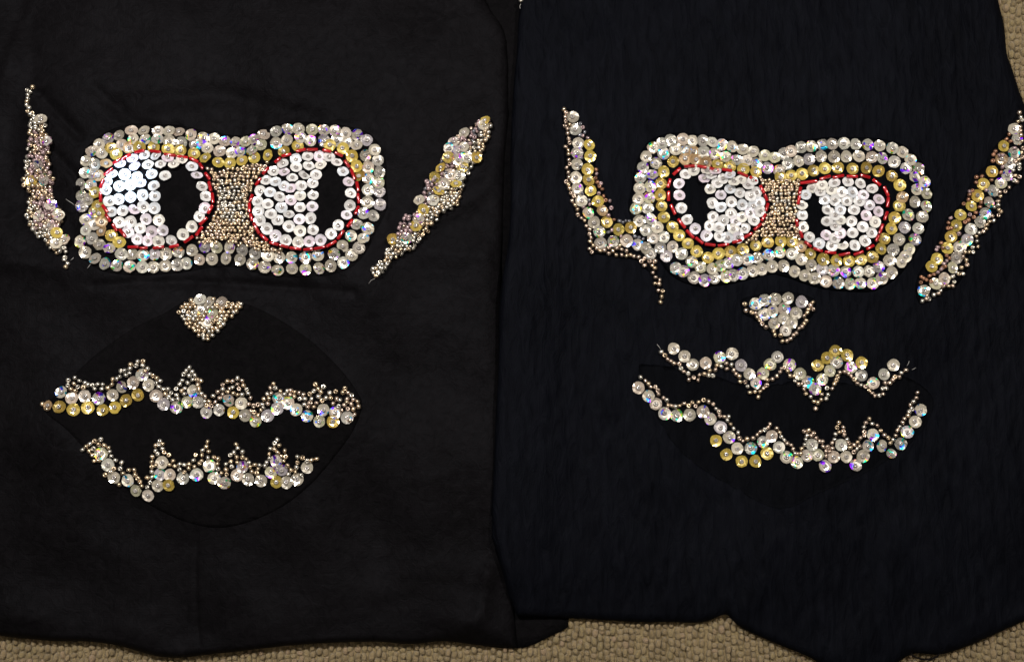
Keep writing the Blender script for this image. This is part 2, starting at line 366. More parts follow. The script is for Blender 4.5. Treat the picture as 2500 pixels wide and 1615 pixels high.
class Raster:
    """height map sampled every 4 photo pixels, read back bilinearly"""
    def __init__(s, f, x0, x1, y0, y1, st=4.0):
        s.x0, s.y0, s.st = x0, y0, st
        X, Y = np.meshgrid(np.arange(x0, x1 + st, st), np.arange(y0, y1 + st, st)); s.X, s.Y = X, Y; s.a = f(X, Y)
    def __call__(s, px, py):
        u = np.clip((np.asarray(px, float) - s.x0) / s.st, 0, s.a.shape[1] - 1.001); v = np.clip((np.asarray(py, float) - s.y0) / s.st, 0, s.a.shape[0] - 1.001)
        i, j = u.astype(int), v.astype(int); u, v = u - i, v - j; a = s.a
        return a[j, i] * (1 - u) * (1 - v) + a[j, i + 1] * u * (1 - v) + a[j + 1, i] * (1 - u) * v + a[j + 1, i + 1] * u * v
    def copy(s):
        import copy as cp
        r = cp.copy(s); r.a = s.a.copy(); return r
    def add(s, poly, t, pad, padw):
        xs = [p[0] for p in poly]; ys = [p[1] for p in poly]
        k = (slice(max(0, int((min(ys) - s.y0) / s.st) - 1), int((max(ys) - s.y0) / s.st) + 2), slice(max(0, int((min(xs) - s.x0) / s.st) - 1), int((max(xs) - s.x0) / s.st) + 2))
        X, Y = s.X[k], s.Y[k]; d = seg_dist(X, Y, poly); ins = inside(X, Y, poly)
        s.a[k] += np.where(ins, t * sstep(0.35 + d / 10) + pad * sstep(d / padw), 0)
HL_exact, HR_exact = HL, HR
HL = Raster(HL_exact, -144, 1290, -114, 1610)
HR = Raster(HR_exact, 1190, 2670, -114, 1670)

def resample(line, n):
    L = np.array(smooth_line(line, 5)); s = np.r_[0, np.cumsum(np.hypot(*np.diff(L, axis=0).T))]; t = np.linspace(0, s[-1], n)
    return np.c_[np.interp(t, s, L[:, 0]), np.interp(t, s, L[:, 1])]
def cloth(name, top, right, bottom, left, H, nu, nv, mat, parent):
    T, B, Lf, Rt = resample(top, nu), resample(bottom, nu), resample(left, nv), resample(right, nv)
    u = np.linspace(0, 1, nu)[None, :, None]; v = np.linspace(0, 1, nv)[:, None, None]
    G = (1 - v) * T[None] + v * B[None] + (1 - u) * Lf[:, None] + u * Rt[:, None] \
        - ((1 - u) * (1 - v) * T[0] + u * (1 - v) * T[-1] + (1 - u) * v * B[0] + u * v * B[-1])
    # keep the interior 0.4 px inside so that the border samples count as inside
    px, py = G[..., 0], G[..., 1]
    c = G.mean((0, 1)); qx = c[0] + (px - c[0]) * 0.9994; qy = c[1] + (py - c[1]) * 0.9994
    h = H(qx, qy)
    edge = np.zeros_like(h, bool); edge[0] = edge[-1] = True; edge[:, 0] = edge[:, -1] = True
    h = np.where(edge & (h <= 0), 0.8 * MM, h)
    bad = (~edge) & (h <= 0); h = np.where(bad, 0.8 * MM, h)
    V = pt(px, py, h).reshape(-1, 3)
    idx = np.arange(nu * nv).reshape(nv, nu)
    F = np.stack([idx[:-1, :-1], idx[1:, :-1], idx[1:, 1:], idx[:-1, 1:]], -1).reshape(-1, 4)
    ring = list(idx[0, :]) + list(idx[1:, -1]) + list(idx[-1, -2::-1]) + list(idx[-2:0:-1, 0])
    rp = np.c_[px.ravel()[ring], py.ravel()[ring]]
    zb = np.maximum(h.ravel()[ring] - 1.3 * MM, 0.0) if name != 'cloth' else np.zeros(len(ring))
    skirt = pt(rp[:, 0], rp[:, 1], zb)
    n0 = len(V); V = np.vstack([V, skirt]); m_ = len(ring)
    SF = [(ring[k], ring[(k + 1) % m_], n0 + (k + 1) % m_, n0 + k) for k in range(m_)]
    return mesh_obj(name, V.tolist(), F.tolist() + SF, mat, parent)

def patch(name, poly, H, t, mat, parent, pad=0.0, padw=40, step=9):
    """an applique cut to the outline poly, lying on the cloth"""
    P = [Vector(p) for p in poly]
    xs = [p[0] for p in poly]; ys = [p[1] for p in poly]
    gx, gy = np.meshgrid(np.arange(min(xs), max(xs), step), np.arange(min(ys), max(ys), step))
    gx, gy = gx.ravel() + rng.uniform(-1, 1, gx.size), gy.ravel() + rng.uniform(-1, 1, gy.size)
    ok = inside(gx, gy, poly) & (seg_dist(gx, gy, poly) > step * 0.5)
    pts = P + [Vector(q) for q in zip(gx[ok], gy[ok])]
    n = len(P)
    vs, es, fs, *_ = delaunay_2d_cdt(pts, [(i, (i + 1) % n) for i in range(n)], [], 1, 1e-4)
    A = np.array([tuple(v) for v in vs]); d = seg_dist(A[:, 0], A[:, 1], poly)
    h = H(A[:, 0], A[:, 1]) + t * sstep(0.35 + d / 10) + pad * sstep(d / padw)
    V = pt(A[:, 0], A[:, 1], h); F = []
    for f in fs:
        a, b_, c = [A[i] for i in f[:3]]
        area_ = (b_[0] - a[0]) * (c[1] - a[1]) - (b_[1] - a[1]) * (c[0] - a[0])
        F.append(tuple(f) if area_ < 0 else tuple(f[::-1]))
    n0 = len(V); rim = [int(np.argmin((A[:, 0] - p[0]) ** 2 + (A[:, 1] - p[1]) ** 2)) for p in poly]
    low = pt([p[0] for p in poly], [p[1] for p in poly], np.array(h)[rim] - t * 0.9)
    F += [(rim[i], rim[(i + 1) % n], n0 + (i + 1) % n, n0 + i) for i in range(n)]
    return mesh_obj(name, np.vstack([V, low]).tolist(), F, mat, parent)

# ------------------------------------------------------------------ small pieces: sequin, bead, bugle (shared meshes)
def sequin_mesh(kind, film, k):
    g = random.Random(k * 13 + len(kind)); seg = 14; R = 15.3 * S
    vs, fs, mi = [], [], []
    prof = [(1.0, 0.14), (0.62, 0.02), (0.20, -0.02)]
    wob = [1 + g.uniform(-0.05, 0.03) for _ in range(seg)]; zw = [g.uniform(-0.09, 0.09) for _ in range(seg)]
    for j, (rr, z) in enumerate(prof):
        for i in range(seg):
            q = 2 * math.pi * i / seg; r = R * rr * (wob[i] if j == 0 else 1)
            vs.append((r * math.cos(q), r * math.sin(q), R * (z + (zw[i] if j == 0 else 0) + 0.05)))
    for j in range(2):
        for i in range(seg):
            i2 = (i + 1) % seg; fs.append((j * seg + i, j * seg + i2, (j + 1) * seg + i2, (j + 1) * seg + i)); mi.append(0)
    # stitched-on centre bead: a small ring
    b0 = len(vs); ns, nr = 8, 5; r0, r1 = 0.22 * R, 0.175 * R; tx, ty = g.uniform(-0.35, 0.35), g.uniform(-0.35, 0.35)
    ox, oy = g.uniform(-0.07, 0.07) * R, g.uniform(-0.07, 0.07) * R
    for i in range(ns):
        q = 2 * math.pi * i / ns
        for j in range(nr):
            a = 2 * math.pi * j / nr; r = r0 + r1 * math.cos(a); x, y, z = r * math.cos(q), r * math.sin(q), r1 * 1.2 * math.sin(a)
            vs.append((x + ox, y + oy, z + tx * x + ty * y + 0.27 * R))
    for i in range(ns):
        for j in range(nr):
            i2, j2 = (i + 1) % ns, (j + 1) % nr
            fs.append((b0 + i * nr + j, b0 + i2 * nr + j, b0 + i2 * nr + j2, b0 + i * nr + j2)); mi.append(1)
    me = bpy.data.meshes.new('sequin'); me.from_pydata(vs, [], fs); me.materials.append(film); me.materials.append(M['stitch'])
    me.polygons.foreach_set('material_index', mi); me.polygons.foreach_set('use_smooth', [q == 1 for q in mi]); me.update()
    return me
SEQ = {k: [sequin_mesh(k, M[f], i) for i in range(8)] for k, f in (('w', 'pearl'), ('c', 'clear'), ('g', 'gold'), ('t', 'tan'))}

def bead_geo():
    vs, fs = [], []; ns, nr = 8, 6; r0, r1, hh = 0.60, 0.40, 0.72
    for i in range(ns):
        q = 2 * math.pi * i / ns
        for j in range(nr):
            a = 2 * math.pi * j / nr; r = r0 + r1 * math.cos(a); vs.append((r * math.cos(q), r * math.sin(q), hh * math.sin(a)))
    for i in range(ns):
        for j in range(nr):
            i2, j2 = (i + 1) % ns, (j + 1) % nr; fs.append((i * nr + j, i2 * nr + j, i2 * nr + j2, i * nr + j2))
    return np.array(vs), fs
BV, BF = bead_geo()
BR = 6.5 * S
BEAD = {}
for k in ('champagne', 'silver', 'rose', 'mauve', 'bronze', 'dark'):
    me = bpy.data.meshes.new('bead'); me.from_pydata([tuple(v * BR) for v in BV], [], BF); me.materials.append(M[k])
    me.polygons.foreach_set('use_smooth', [True] * len(me.polygons)); me.update(); BEAD[k] = me
def bugle_mesh():
    vs, fs = [], []; seg = 8; rings = [(-0.5, 0.45), (-0.5, 0.85), (-0.46, 1.0), (0.46, 1.0), (0.5, 0.85), (0.5, 0.45), (0.3, 0.42)]
    for x, r in rings:
        for k in range(seg): q = 2 * math.pi * k / seg; vs.append((x, r * math.cos(q), r * math.sin(q)))
    for j in range(len(rings) - 1):
        for k in range(seg):
            k2 = (k + 1) % seg; fs.append((j * seg + k, (j + 1) * seg + k, (j + 1) * seg + k2, j * seg + k2))
    me = bpy.data.meshes.new('bugle_bead'); me.from_pydata(vs, [], fs); me.materials.append(M['red'])
    me.polygons.foreach_set('use_smooth', [True] * len(me.polygons)); me.update(); return me
BUGLE = bugle_mesh()

class Panel:
    """places pieces on one cloth"""
    def __init__(s, H): s.H = H.copy(); s.seq = []; s.nb = 0; s.rest = {}
    def height(s, px, py): return float(s.H(px, py))
    def frame(s, px, py):
        e = 5.0; c = Vector(pt(px, py, s.height(px, py)))
        ax = Vector(pt(px + e, py, s.height(px + e, py))) - Vector(pt(px - e, py, s.height(px - e, py)))
        ay = Vector(pt(px, py - e, s.height(px, py - e))) - Vector(pt(px, py + e, s.height(px, py + e)))
        n = ax.cross(ay).normalized()
        if n.z < 0.8: n = (n + Vector((0, 0, 2))).normalized()
        return c, n
    def sequin(s, px, py, kind, parent, size=1.0, tilt=11, bright=False, lean=(0, 0)):
        c, n = s.frame(px, py)
        lift = 0.22 * MM; k = 0
        for (x, y, l) in s.seq[-260:]:
            if (x - px) ** 2 + (y - py) ** 2 < 25 ** 2: k = max(k, l + 0.20 * MM)
        lift = min(max(lift, k), 1.15 * MM); s.seq.append((px, py, lift))
        if bright:
            half = ((CAM - c).normalized() + ((KEY if px < 1250 else KEY2) - c).normalized()).normalized(); n = half
        else:
            a = random.uniform(0, 6.28); q = math.radians(min(abs(random.gauss(0, tilt)), 34))
            n = (n + math.tan(q) * Vector((math.cos(a), math.sin(a), 0)) + Vector((*lean, 0))).normalized()
        me = random.choice(SEQ[kind]); o = bpy.data.objects.new('sequin', me); COL.objects.link(o); o.parent = parent
        r = n.to_track_quat('Z', 'Y').to_matrix().to_4x4() @ Matrix.Rotation(random.uniform(0, 6.28), 4, 'Z')
        sc_ = size * random.uniform(0.95, 1.03) * (0.95 if kind == 'w' else 1.0)
        o.matrix_world = Matrix.Translation(c + Vector((0, 0, lift + 15 * S * math.sqrt(max(0, 1 - n.z ** 2)) * 0.45))) @ r @ Matrix.Scale(sc_, 4)
        return o
    def bead(s, px, py, col, parent, lift=0.0, size=1.0):
        c, n = s.frame(px, py)
        up = random.random() < 0.22
        d = Vector((random.gauss(0, 1), random.gauss(0, 1), random.gauss(0, 0.25) if not up else 3)).normalized()
        r = d.to_track_quat('Z', 'Y').to_matrix()
        sz = size * random.uniform(0.9, 1.08); p = c + Vector((0, 0, lift + BR * 0.78))
        if s.nb < 300 and lift == 0:
            s.nb += 1
            o = bpy.data.objects.new('bead', BEAD[col]); COL.objects.link(o); o.parent = parent
            o.matrix_world = Matrix.Translation(p) @ r.to_4x4() @ Matrix.Scale(sz, 4)
        else:
            s.rest.setdefault((parent.name, col), []).append((p, np.array(r), sz))
    def flush(s):
        for (pn, col), L in s.rest.items():
            V = []; F = []
            for p, r, sz in L:
                b0 = len(V); V += ((BV * BR * sz) @ r.T + np.array(p)).tolist(); F += [tuple(q + b0 for q in f) for f in BF]
            o = mesh_obj('packed_beads', V, F, M[col], bpy.data.objects[pn]); o['kind'] = 'stuff'
    def bugle(s, x0, y0, x1, y1, parent):
        z = 5.0 * S + 0.7 * MM
        a = Vector(pt(x0, y0, s.height(x0, y0) + z)); b_ = Vector(pt(x1, y1, s.height(x1, y1) + z)); d = b_ - a
        o = bpy.data.objects.new('bugle_bead', BUGLE); COL.objects.link(o); o.parent = parent
        o.matrix_world = Matrix.Translation((a + b_) / 2) @ d.to_track_quat('X', 'Z').to_matrix().to_4x4() @ Matrix.Diagonal((d.length, 4.3 * S, 4.3 * S, 1))
def crop(x0, y0, k):
    def f(txt):
        out = []
        for tok in txt.split():
            v = tok.split(','); out.append(tuple([float(q) / k + (x0 if i % 2 == 0 else y0) for i, q in enumerate(v)]))
        return out
    return f
A_ = crop(150, 280, 3.85); B_ = crop(550, 280, 3.85); C_ = crop(0, 180, 3.08); D_ = crop(850, 250, 3.4225)
E_ = crop(80, 680, 4.0524); F_ = crop(480, 680, 4.0524); G_ = crop(180, 1040, 3.845)
H_ = crop(1500, 300, 3.667); I_ = crop(1880, 300, 3.667); J_ = crop(1340, 240, 2.9615); K_ = crop(2200, 250, 3.02)
L_ = crop(1520, 700, 4.813); M_ = crop(1860, 700, 4.8125); N_ = crop(1520, 900, 5.5); O_ = crop(1860, 930, 5.676)

def offset_loop(pts, d):
    """grow a closed outline outwards by d pixels"""
    P = np.array(pts); c = P.mean(0); a = np.arctan2(P[:, 1] - c[1], P[:, 0] - c[0])
    ar = sum(P[i][0] * P[(i + 1) % len(P)][1] - P[(i + 1) % len(P)][0] * P[i][1] for i in range(len(P)))
    out = []
    for i in range(len(P)):
        t = P[(i + 1) % len(P)] - P[i - 1]; n = np.array([t[1], -t[0]]) * (1 if ar > 0 else -1); n = n / (np.linalg.norm(n) + 1e-9)
        out.append(tuple(P[i] + n * d))
    return out
def scatter(poly, spacing, seed):
    g = random.Random(seed); xs = [p[0] for p in poly]; ys = [p[1] for p in poly]
    area_ = abs(sum(poly[i][0] * poly[(i + 1) % len(poly)][1] - poly[(i + 1) % len(poly)][0] * poly[i][1] for i in range(len(poly)))) / 2
    pts = []; cell = {}; q = spacing
    for _ in range(int(area_ / spacing ** 2 * 40)):
        x, y = g.uniform(min(xs), max(xs)), g.uniform(min(ys), max(ys))
        k = (int(x / q), int(y / q))
        if any((x - a) ** 2 + (y - b_) ** 2 < q * q for i in (-1, 0, 1) for j in (-1, 0, 1) for a, b_ in cell.get((k[0] + i, k[1] + j), ())): continue
        if inside(np.array([x]), np.array([y]), poly)[0]: cell.setdefault(k, []).append((x, y)); pts.append((x, y))
    return pts
def packed(poly, spacing, seed):
    g = random.Random(seed); xs = [p[0] for p in poly]; ys = [p[1] for p in poly]; out = []; y = min(ys); k = 0
    while y < max(ys):
        x = min(xs) + (k % 2) * spacing / 2 + g.uniform(-2, 2)
        while x < max(xs):
            p = (x + g.gauss(0, spacing * 0.11), y + g.gauss(0, spacing * 0.13))
            if inside(np.array([p[0]]), np.array([p[1]]), poly)[0]: out.append(p)
            x += spacing * g.uniform(0.94, 1.08)
        y += spacing * 0.87; k += 1
    return out
def run(pan, pts, kind, parent, **kw):
    for p in pts: pan.sequin(p[0], p[1], kind, parent, **kw)
def choose(cols): return random.choice(cols)

# ================================================================== the black cloth with the wide goggles
left = thing('sequinned_cloth', 'plain black cotton cloth with beaded goggles, snub nose and black felt mouth patch', 'cloth')
U_mesh = patch('back_layer', U_poly, lambda x, y: np.zeros_like(x), 0.9 * MM, M['felt'], left, step=30)  # darker felt puts the shade of the gap into the layer's colour
clothL = cloth('cloth', L_top, L_right, L_bottom, L_left, HL_exact, 330, 400, M['cotton'], left)
PL = Panel(HL)

outerA = A_('1905,195 1812,240 1738,262 1640,265 1540,258 1438,232 1335,222 1225,195 1110,172 1018,165 915,165 785,160 665,160 552,203 447,230 360,283 292,355 240,440 230,550 195,655 195,772 197,865 235,990 238,1090 185,1195 228,1295 325,1358 418,1402 527,1422 648,1432 765,1432 868,1435 980,1422 1095,1412 1185,1397 1305,1360 1422,1357 1557,1352 1684,1362 1800,1400 1915,1430')
outerB = B_('497,1458 632,1445 758,1450 890,1442 1000,1420 1112,1390 1188,1322 1257,1255 1300,1170 1340,1075 1390,955 1453,850 1450,725 1437,640 1447,542 1435,435 1407,335 1330,245 1243,193 1135,180 1032,155 930,152 818,148 690,140 587,145 485,165')
gogL = smooth_loop(offset_loop((outerA + outerB)[::2], 19), 3)
PL.H.add(gogL, 1.0 * MM, 1.2 * MM, 60)
gp = patch('goggle_patch', gogL, HL, 1.0 * MM, M['felt'], left, 1.2 * MM, 60)
run(PL, outerA + outerB, 'c', gp)
run(PL, A_('683,235 795,238 910,240 1018,255 1130,268 1262,290 1375,320 1490,350 1605,365 1690,355 1795,345 1885,290 575,290 390,370 320,470 302,560 285,665 265,800 315,915 315,1035 295,1165 365,1230 458,1262 565,1312 672,1320 770,1325 880,1315 985,1310 1103,1292 1235,1275 1355,1240 1465,1245 1590,1250 1710,1275 1828,1305'), 'c', gp, tilt=14)
run(PL, B_('480,272 588,245 710,218 803,248 928,250 1050,250 1150,265 1243,298 1318,390 1342,495 1345,598 1340,712 1338,825 1300,935 1237,1038 1182,1140 1110,1232 1025,1308 875,1325 757,1340 627,1342 508,1340'), 'c', gp)
run(PL, B_('405,1325'), 'c', gp, bright=True)
run(PL, A_('472,320 525,375 745,305 875,312 1010,335 1120,340 1250,372 1362,415 1477,455 1590,460 1705,440 1820,410 325,735 350,865 365,930 475,1140 550,1205') + B_('410,387 557,350 685,305 985,290 1110,320 1195,392 1240,487 1270,585'), 'g', gp, tilt=16)
run(PL, A_('640,315 427,470 360,580 390,1100 385,1010'), 't', gp, tilt=18)

def ring_poly(segs, grow=4):
    pts = []
    for s_ in segs: pts += [((s_[0] + s_[2]) / 2, (s_[1] + s_[3]) / 2)]
    c = np.mean(pts, 0); pts.sort(key=lambda p: math.atan2(p[1] - c[1], p[0] - c[0]))
    return smooth_loop(offset_loop(pts, grow), 3)
redA = A_('690,355,780,335 830,340,935,352 965,370,1075,385 1085,390,1190,405 1205,405,1285,445 1295,455,1330,510 1350,545,1395,610 1385,630,1405,720 1415,735,1425,830 1420,850,1375,930 1370,965,1300,1035 1325,1050,1265,1135 1240,1140,1155,1200 1105,1225,1015,1245 965,1240,860,1255 810,1250,735,1255 725,1242,625,1245 605,1150,545,1075 520,1095,480,1025 460,1005,415,935 435,920,385,850 370,820,365,725 365,690,395,605 400,570,480,505 485,460,555,415 570,420,650,370')
redB = B_('665,345,755,325 765,330,870,328 915,330,995,348 1030,355,1105,390 1120,430,1170,495 1180,510,1220,610 1235,630,1252,720 1245,740,1258,835 1255,860,1220,935 1195,985,1145,1055 1115,1085,1055,1170 1045,1185,950,1240 940,1240,835,1262 825,1260,735,1270 715,1262,605,1250 595,1245,510,1225 500,1222,415,1200 400,1185,330,1125 320,1120,265,1015 255,1000,235,930 230,915,225,830 230,820,255,750 285,665,335,595 350,560,410,495 465,450,520,405 530,390,620,370')
eyesL = []
for segs, whites in ((redA, A_('675,420 790,392 900,400 1010,420 560,468 700,495 822,480 945,478 1068,475 1140,435 1230,498 480,565 600,565 720,590 858,568 980,580 1278,582 440,640 548,675 650,665 750,655 875,675 1322,683 425,715 455,815 543,797 655,780 770,758 885,770 1362,775 585,905 690,898 775,868 880,880 1352,880 475,915 1302,960 548,1015 655,1008 800,983 920,993 1230,1052 630,1105 745,1072 855,1097 960,1088 1148,1127 718,1172 815,1185 918,1190 1042,1180')),
                     (redB, B_('665,420 778,400 885,395 978,408 1053,460 545,468 670,503 788,490 903,482 1108,542 458,540 560,550 635,605 745,580 855,572 390,625 478,640 557,680 622,703 715,675 825,655 1160,640 330,718 425,735 513,780 620,810 708,770 828,765 1180,745 308,820 402,847 530,880 707,880 820,870 1173,855 315,910 432,940 600,945 700,988 808,975 1142,950 330,995 497,1000 600,1052 1065,1040 395,1072 705,1095 827,1088 995,1122 475,1138 572,1180 690,1200 792,1192 897,1178'))):
    rp = ring_poly(segs, 3)
    H2 = lambda x, y: HL(x, y) + 1.0 * MM + 1.2 * MM * sstep(seg_dist(x, y, gogL) / 60)
    e = patch('eye_patch', rp, H2, 0.7 * MM, M['felt'], left, 0.9 * MM, 50)
    PL.H.add(rp, 0.7 * MM, 0.9 * MM, 50)
    for p in whites:
        PL.sequin(p[0], p[1], 'w', e, tilt=13, lean=(0.10, 0.38 * max(0, min(1, (560 - p[1]) / 150))), bright=(p[0] - 312) ** 2 + (p[1] - 452) ** 2 < 26 ** 2)
    for s_ in segs: PL.bugle(*s_, e)

# nose, mouth
mouthL = smooth_loop([(590, 738), (650, 762), (715, 800), (775, 845), (835, 905), (868, 950), (884, 990), (862, 1050), (820, 1110), (760, 1180), (690, 1235), (610, 1272), (540, 1287), (470, 1278), (390, 1245), (310, 1195), (235, 1125), (165, 1050), (108, 1000), (140, 960), (200, 895), (260, 845), (330, 798), (400, 765), (440, 742), (510, 728)], 4)
mp_ = patch('mouth_patch', mouthL, HL, 0.45 * MM, M['felt'], left)
PL.H.add(mouthL, 0.45 * MM, 0, 10)
run(PL, E_('290,1125 393,1185 522,1160 660,1182 795,1150 890,1070 1003,1028 1085,950 1153,1052 1225,1160 1300,1240 1425,1275 1535,1220 1595,1110 1640,1220') + F_('102,1320 230,1295 325,1200 445,1230 590,1405 707,1355 815,1185 802,1285 907,1230 990,1297 1098,1360 1258,1297 1375,1325 1218,1410 1492,1370 487,1350'), 'c', mp_, tilt=7)
run(PL, E_('270,1270 405,1295 550,1275 697,1298 820,1275 930,1205 1048,1147') + F_('368,1320 1350,1415'), 'g', mp_, tilt=8)
run(PL, E_('160,1255'), 't', mp_, tilt=20, size=0.8)
run(PL, G_('260,260 325,360 385,475 515,505 592,600 708,645 832,340 815,450 795,555 908,455 1030,485 1158,455 1278,375 1320,485 1420,527 1540,460 1590,380 1642,495 1762,510 1855,430 1905,320 1955,405 2005,525 2100,500 2193,385'), 'c', mp_, tilt=7)
run(PL, G_('900,548 1910,520'), 'g', mp_, tilt=6)
for p in E_('105,1240 150,1290 360,1005 425,980 470,1010 415,1040 355,1055 385,1090 455,1070 525,1030 555,1050 600,1055 650,1045 700,1045 750,1080 620,1090 690,1090 510,1080 430,1110 790,1045 800,995 840,990 870,970 880,915 915,910 930,955 970,890 965,935 975,850 1030,860 1045,820 1100,820 1095,860 1145,890 1120,915 1165,945 1195,960 1235,985 1270,1010 1225,1035 1255,1070 1300,1095 1345,1090 1320,1140 1375,1130 1350,1170 1390,1200 1430,1150 1425,1090 1460,1045 1485,1005 1500,945 1525,910 1555,880 1585,920 1555,960 1590,1000 1540,1030 1610,955 1635,1000 1670,1010 1640,1055 1650,1085 1510,1085 1480,1110 1505,1140 1675,1140 1445,1190'):
    PL.bead(*p, choose(['silver', 'silver', 'champagne']), mp_)
for p in F_('50,1010 20,1050 30,1100 55,1145 90,1165 85,1215 130,1215 105,1255 150,1260 170,1160 215,1120 190,1220 235,1180 265,1145 265,1095 265,1050 310,1015 360,1015 410,985 455,1010 410,1045 360,1075 330,1090 315,1120 470,1055 425,1090 500,1095 370,1135 410,1150 455,1145 515,1135 540,1180 520,1240 570,1255 540,1310 575,1320 610,1245 615,1350 655,1245 640,1300 665,1275 670,1190 720,1185 710,1235 705,1140 745,1135 735,1080 765,1040 785,1085 835,1115 875,1145 900,1110 930,1150 935,1105 975,1120 970,1165 1020,1130 1025,1190 1060,1145 1075,1190 1070,1245 1125,1140 1165,1110 1180,1045 1205,1090 1235,1120 1260,1070 1210,1165 1140,1190 1125,1230 1105,1270 1165,1270 1190,1230 1245,1205 1285,1180 1320,1130 1330,1180 1380,1115 1390,1190 1355,1235 1420,1200 1450,1125 1470,1085 1500,1130 1535,1155 1490,1190 1555,1195 1595,1215 1535,1240 1490,1220 1465,1250 1410,1260 1440,1300 1500,1290 1555,1290 1605,1265 1565,1345 1515,1400'):
    PL.bead(*p, choose(['silver', 'champagne', 'rose']), mp_)
for p in G_('90,220 125,190 160,165 205,140 262,122 240,172 295,178 335,200 345,238 360,280 195,210 155,232 182,270 240,285 200,325 240,318 400,318 458,340 445,395 470,440 385,400 305,455 350,425 435,545 525,408 575,410 585,455 610,490 630,520 645,560 700,570 725,525 698,480 740,475 740,425 740,380 740,335 745,285 775,230 775,180 815,140 840,165 805,170 840,210 855,245 795,260 900,270 775,365 905,360 940,325 955,375 1000,355 1045,360 1090,355 1000,405 1085,395 1045,430 1140,380 1130,320 1150,270 1185,350 1205,325 1210,270 1215,225 1250,190 1262,145 1272,235 1265,295 1320,290 1360,305 1355,355 1360,400 1390,440 1435,355 1435,405 1440,450 1475,270 1510,245 1530,170 1545,205 1590,240 1535,290 1590,290 1480,330 1490,380 1540,340 1625,310 1650,340 1660,380 1705,360 1750,365 1800,370 1735,400 1680,425 1725,440 1815,340 1840,300 1840,260 1850,210 1890,160 1915,125 1935,180 1890,215 1920,245 1985,230 1955,280 1995,285 1975,325 2010,370 2045,410 2020,450 2095,385 2105,340 2105,285 2150,295 2195,325 2235,318 2285,305 2075,480 2140,460 2085,430'):
    PL.bead(*p, choose(['silver', 'champagne', 'champagne']), mp_)
noseP = [(430, 756), (446, 736), (472, 732), (500, 724), (545, 730), (578, 735), (592, 744), (572, 772), (546, 797), (520, 822), (504, 834), (486, 826), (464, 800), (447, 780)]
np_ = patch('nose_patch', smooth_loop(noseP, 3), lambda x, y: HL(x, y) + 0.45 * MM * inside(x, y, mouthL), 0.6 * MM, M['felt'], left, step=8)
PL.H.add(noseP, 0.6 * MM, 0, 10)
run(PL, [(490, 733), (513, 739), (543, 740), (491, 758), (521, 766)], 'c', np_, tilt=8)
run(PL, [(508, 786)], 'c', np_, bright=True)
nose_seq = [(490, 733), (513, 739), (543, 740), (491, 758), (521, 766), (508, 786)]
for p in packed(noseP, 10.8, 5):
    if min((p[0] - q[0]) ** 2 + (p[1] - q[1]) ** 2 for q in nose_seq) > 12 ** 2: PL.bead(*p, choose(['silver', 'champagne', 'champagne']), np_)
# bridge
bridgeL = [(498, 401), (524, 415), (571, 412), (617, 397), (665, 397), (643, 418), (623, 441), (612, 472), (606, 498), (606, 522), (612, 545), (633, 579), (654, 594), (698, 615), (688, 622), (641, 612), (612, 605), (576, 599), (555, 590), (519, 594), (469, 594), (488, 573), (514, 545), (532, 514), (529, 485), (521, 449), (511, 423)]
for p in packed(bridgeL, 10.2, 11):
    mid = 440 < p[1] < 545 and 535 < p[0] < 600
    PL.bead(*p, choose(['silver', 'silver', 'champagne']) if mid else choose(['champagne', 'champagne', 'rose']), gp, size=0.88)
# ears
def ear(pan, panel, H, poly, tips, seqs, spacing, cols, seed, pad, piled=True):
    pl = smooth_loop(poly, 2)
    e = patch('ear_patch', pl, H, 0.5 * MM, M['felt'], panel, pad, 16, step=8)
    pan.H.add(pl, 0.5 * MM, pad, 16)
    for p in packed(pl, spacing * 1.15, seed): pan.bead(*p, cols(p), e, size=0.95)
    if piled:
        for p in scatter(offset_loop(poly, -3), spacing * 1.45, seed + 1): pan.bead(*p, cols(p), e, lift=1.1 * MM, size=0.95)
    for p in tips: pan.bead(*p, choose(['silver', 'champagne']), e)
    for kind, pts in seqs.items():
        for p in pts:
            o = pan.sequin(p[0], p[1], kind.strip('!'), e, tilt=16, size=0.97, bright='!' in kind); o.location.z += 1.6 * MM if piled else 0
    return e
earC = C_('205,280 240,262 285,310 345,340 352,385 345,425 372,470 395,530 378,600 388,660 402,760 412,800 385,860 402,930 440,1000 490,1070 468,1140 472,1200 520,1250 515,1310 500,1362 430,1352 385,1330 340,1262 290,1222 240,1172 212,1122 193,1080 213,1000 233,920 188,860 168,790 193,730 193,660 213,580 223,480 222,350')
def colC(p):
    t = (p[1] - 270) / 300; cx = 95 + 30 * max(0, t - 0.6)
    edge = p[0] < (75 if p[1] < 480 else 88)
    return choose(['silver', 'silver', 'champagne']) if edge or p[1] > 560 or p[1] < 320 else choose(['mauve', 'mauve', 'champagne', 'rose'])
ear(PL, left, HL, earC, C_('252,105 212,130 235,140 215,165 216,190 210,215 208,240 225,262 490,1400 515,1428 500,1455 495,1385'),
    {'c': C_('325,355 362,520 310,700 350,805 400,1000 455,1070 310,1080 385,1150 500,1255 440,1285'), 'g': C_('440,1205 255,815')}, 9.2, colC, 21, 1.4 * MM)
earD = D_('1185,130 1215,180 1200,240 1190,300 1150,350 1130,420 1090,490 1030,560 980,650 950,760 930,830 870,890 800,930 740,990 690,1050 650,1110 600,1170 520,1240 440,1290 370,1330 320,1390 270,1440 235,1465 195,1395 260,1345 310,1270 320,1210 400,1190 400,1090 440,1020 490,930 560,920 620,860 640,800 630,700 680,620 750,560 790,470 820,380 860,310 940,260 1000,220 1060,180 1120,150')
def colD(p):
    s_ = (p[0] - 920) * 0.82 + (p[1] - 650) * 0.57          # distance across the ear
    return choose(['silver', 'silver', 'champagne']) if s_ > 22 or p[1] > 585 else choose(['mauve', 'mauve', 'mauve', 'rose', 'dark'])
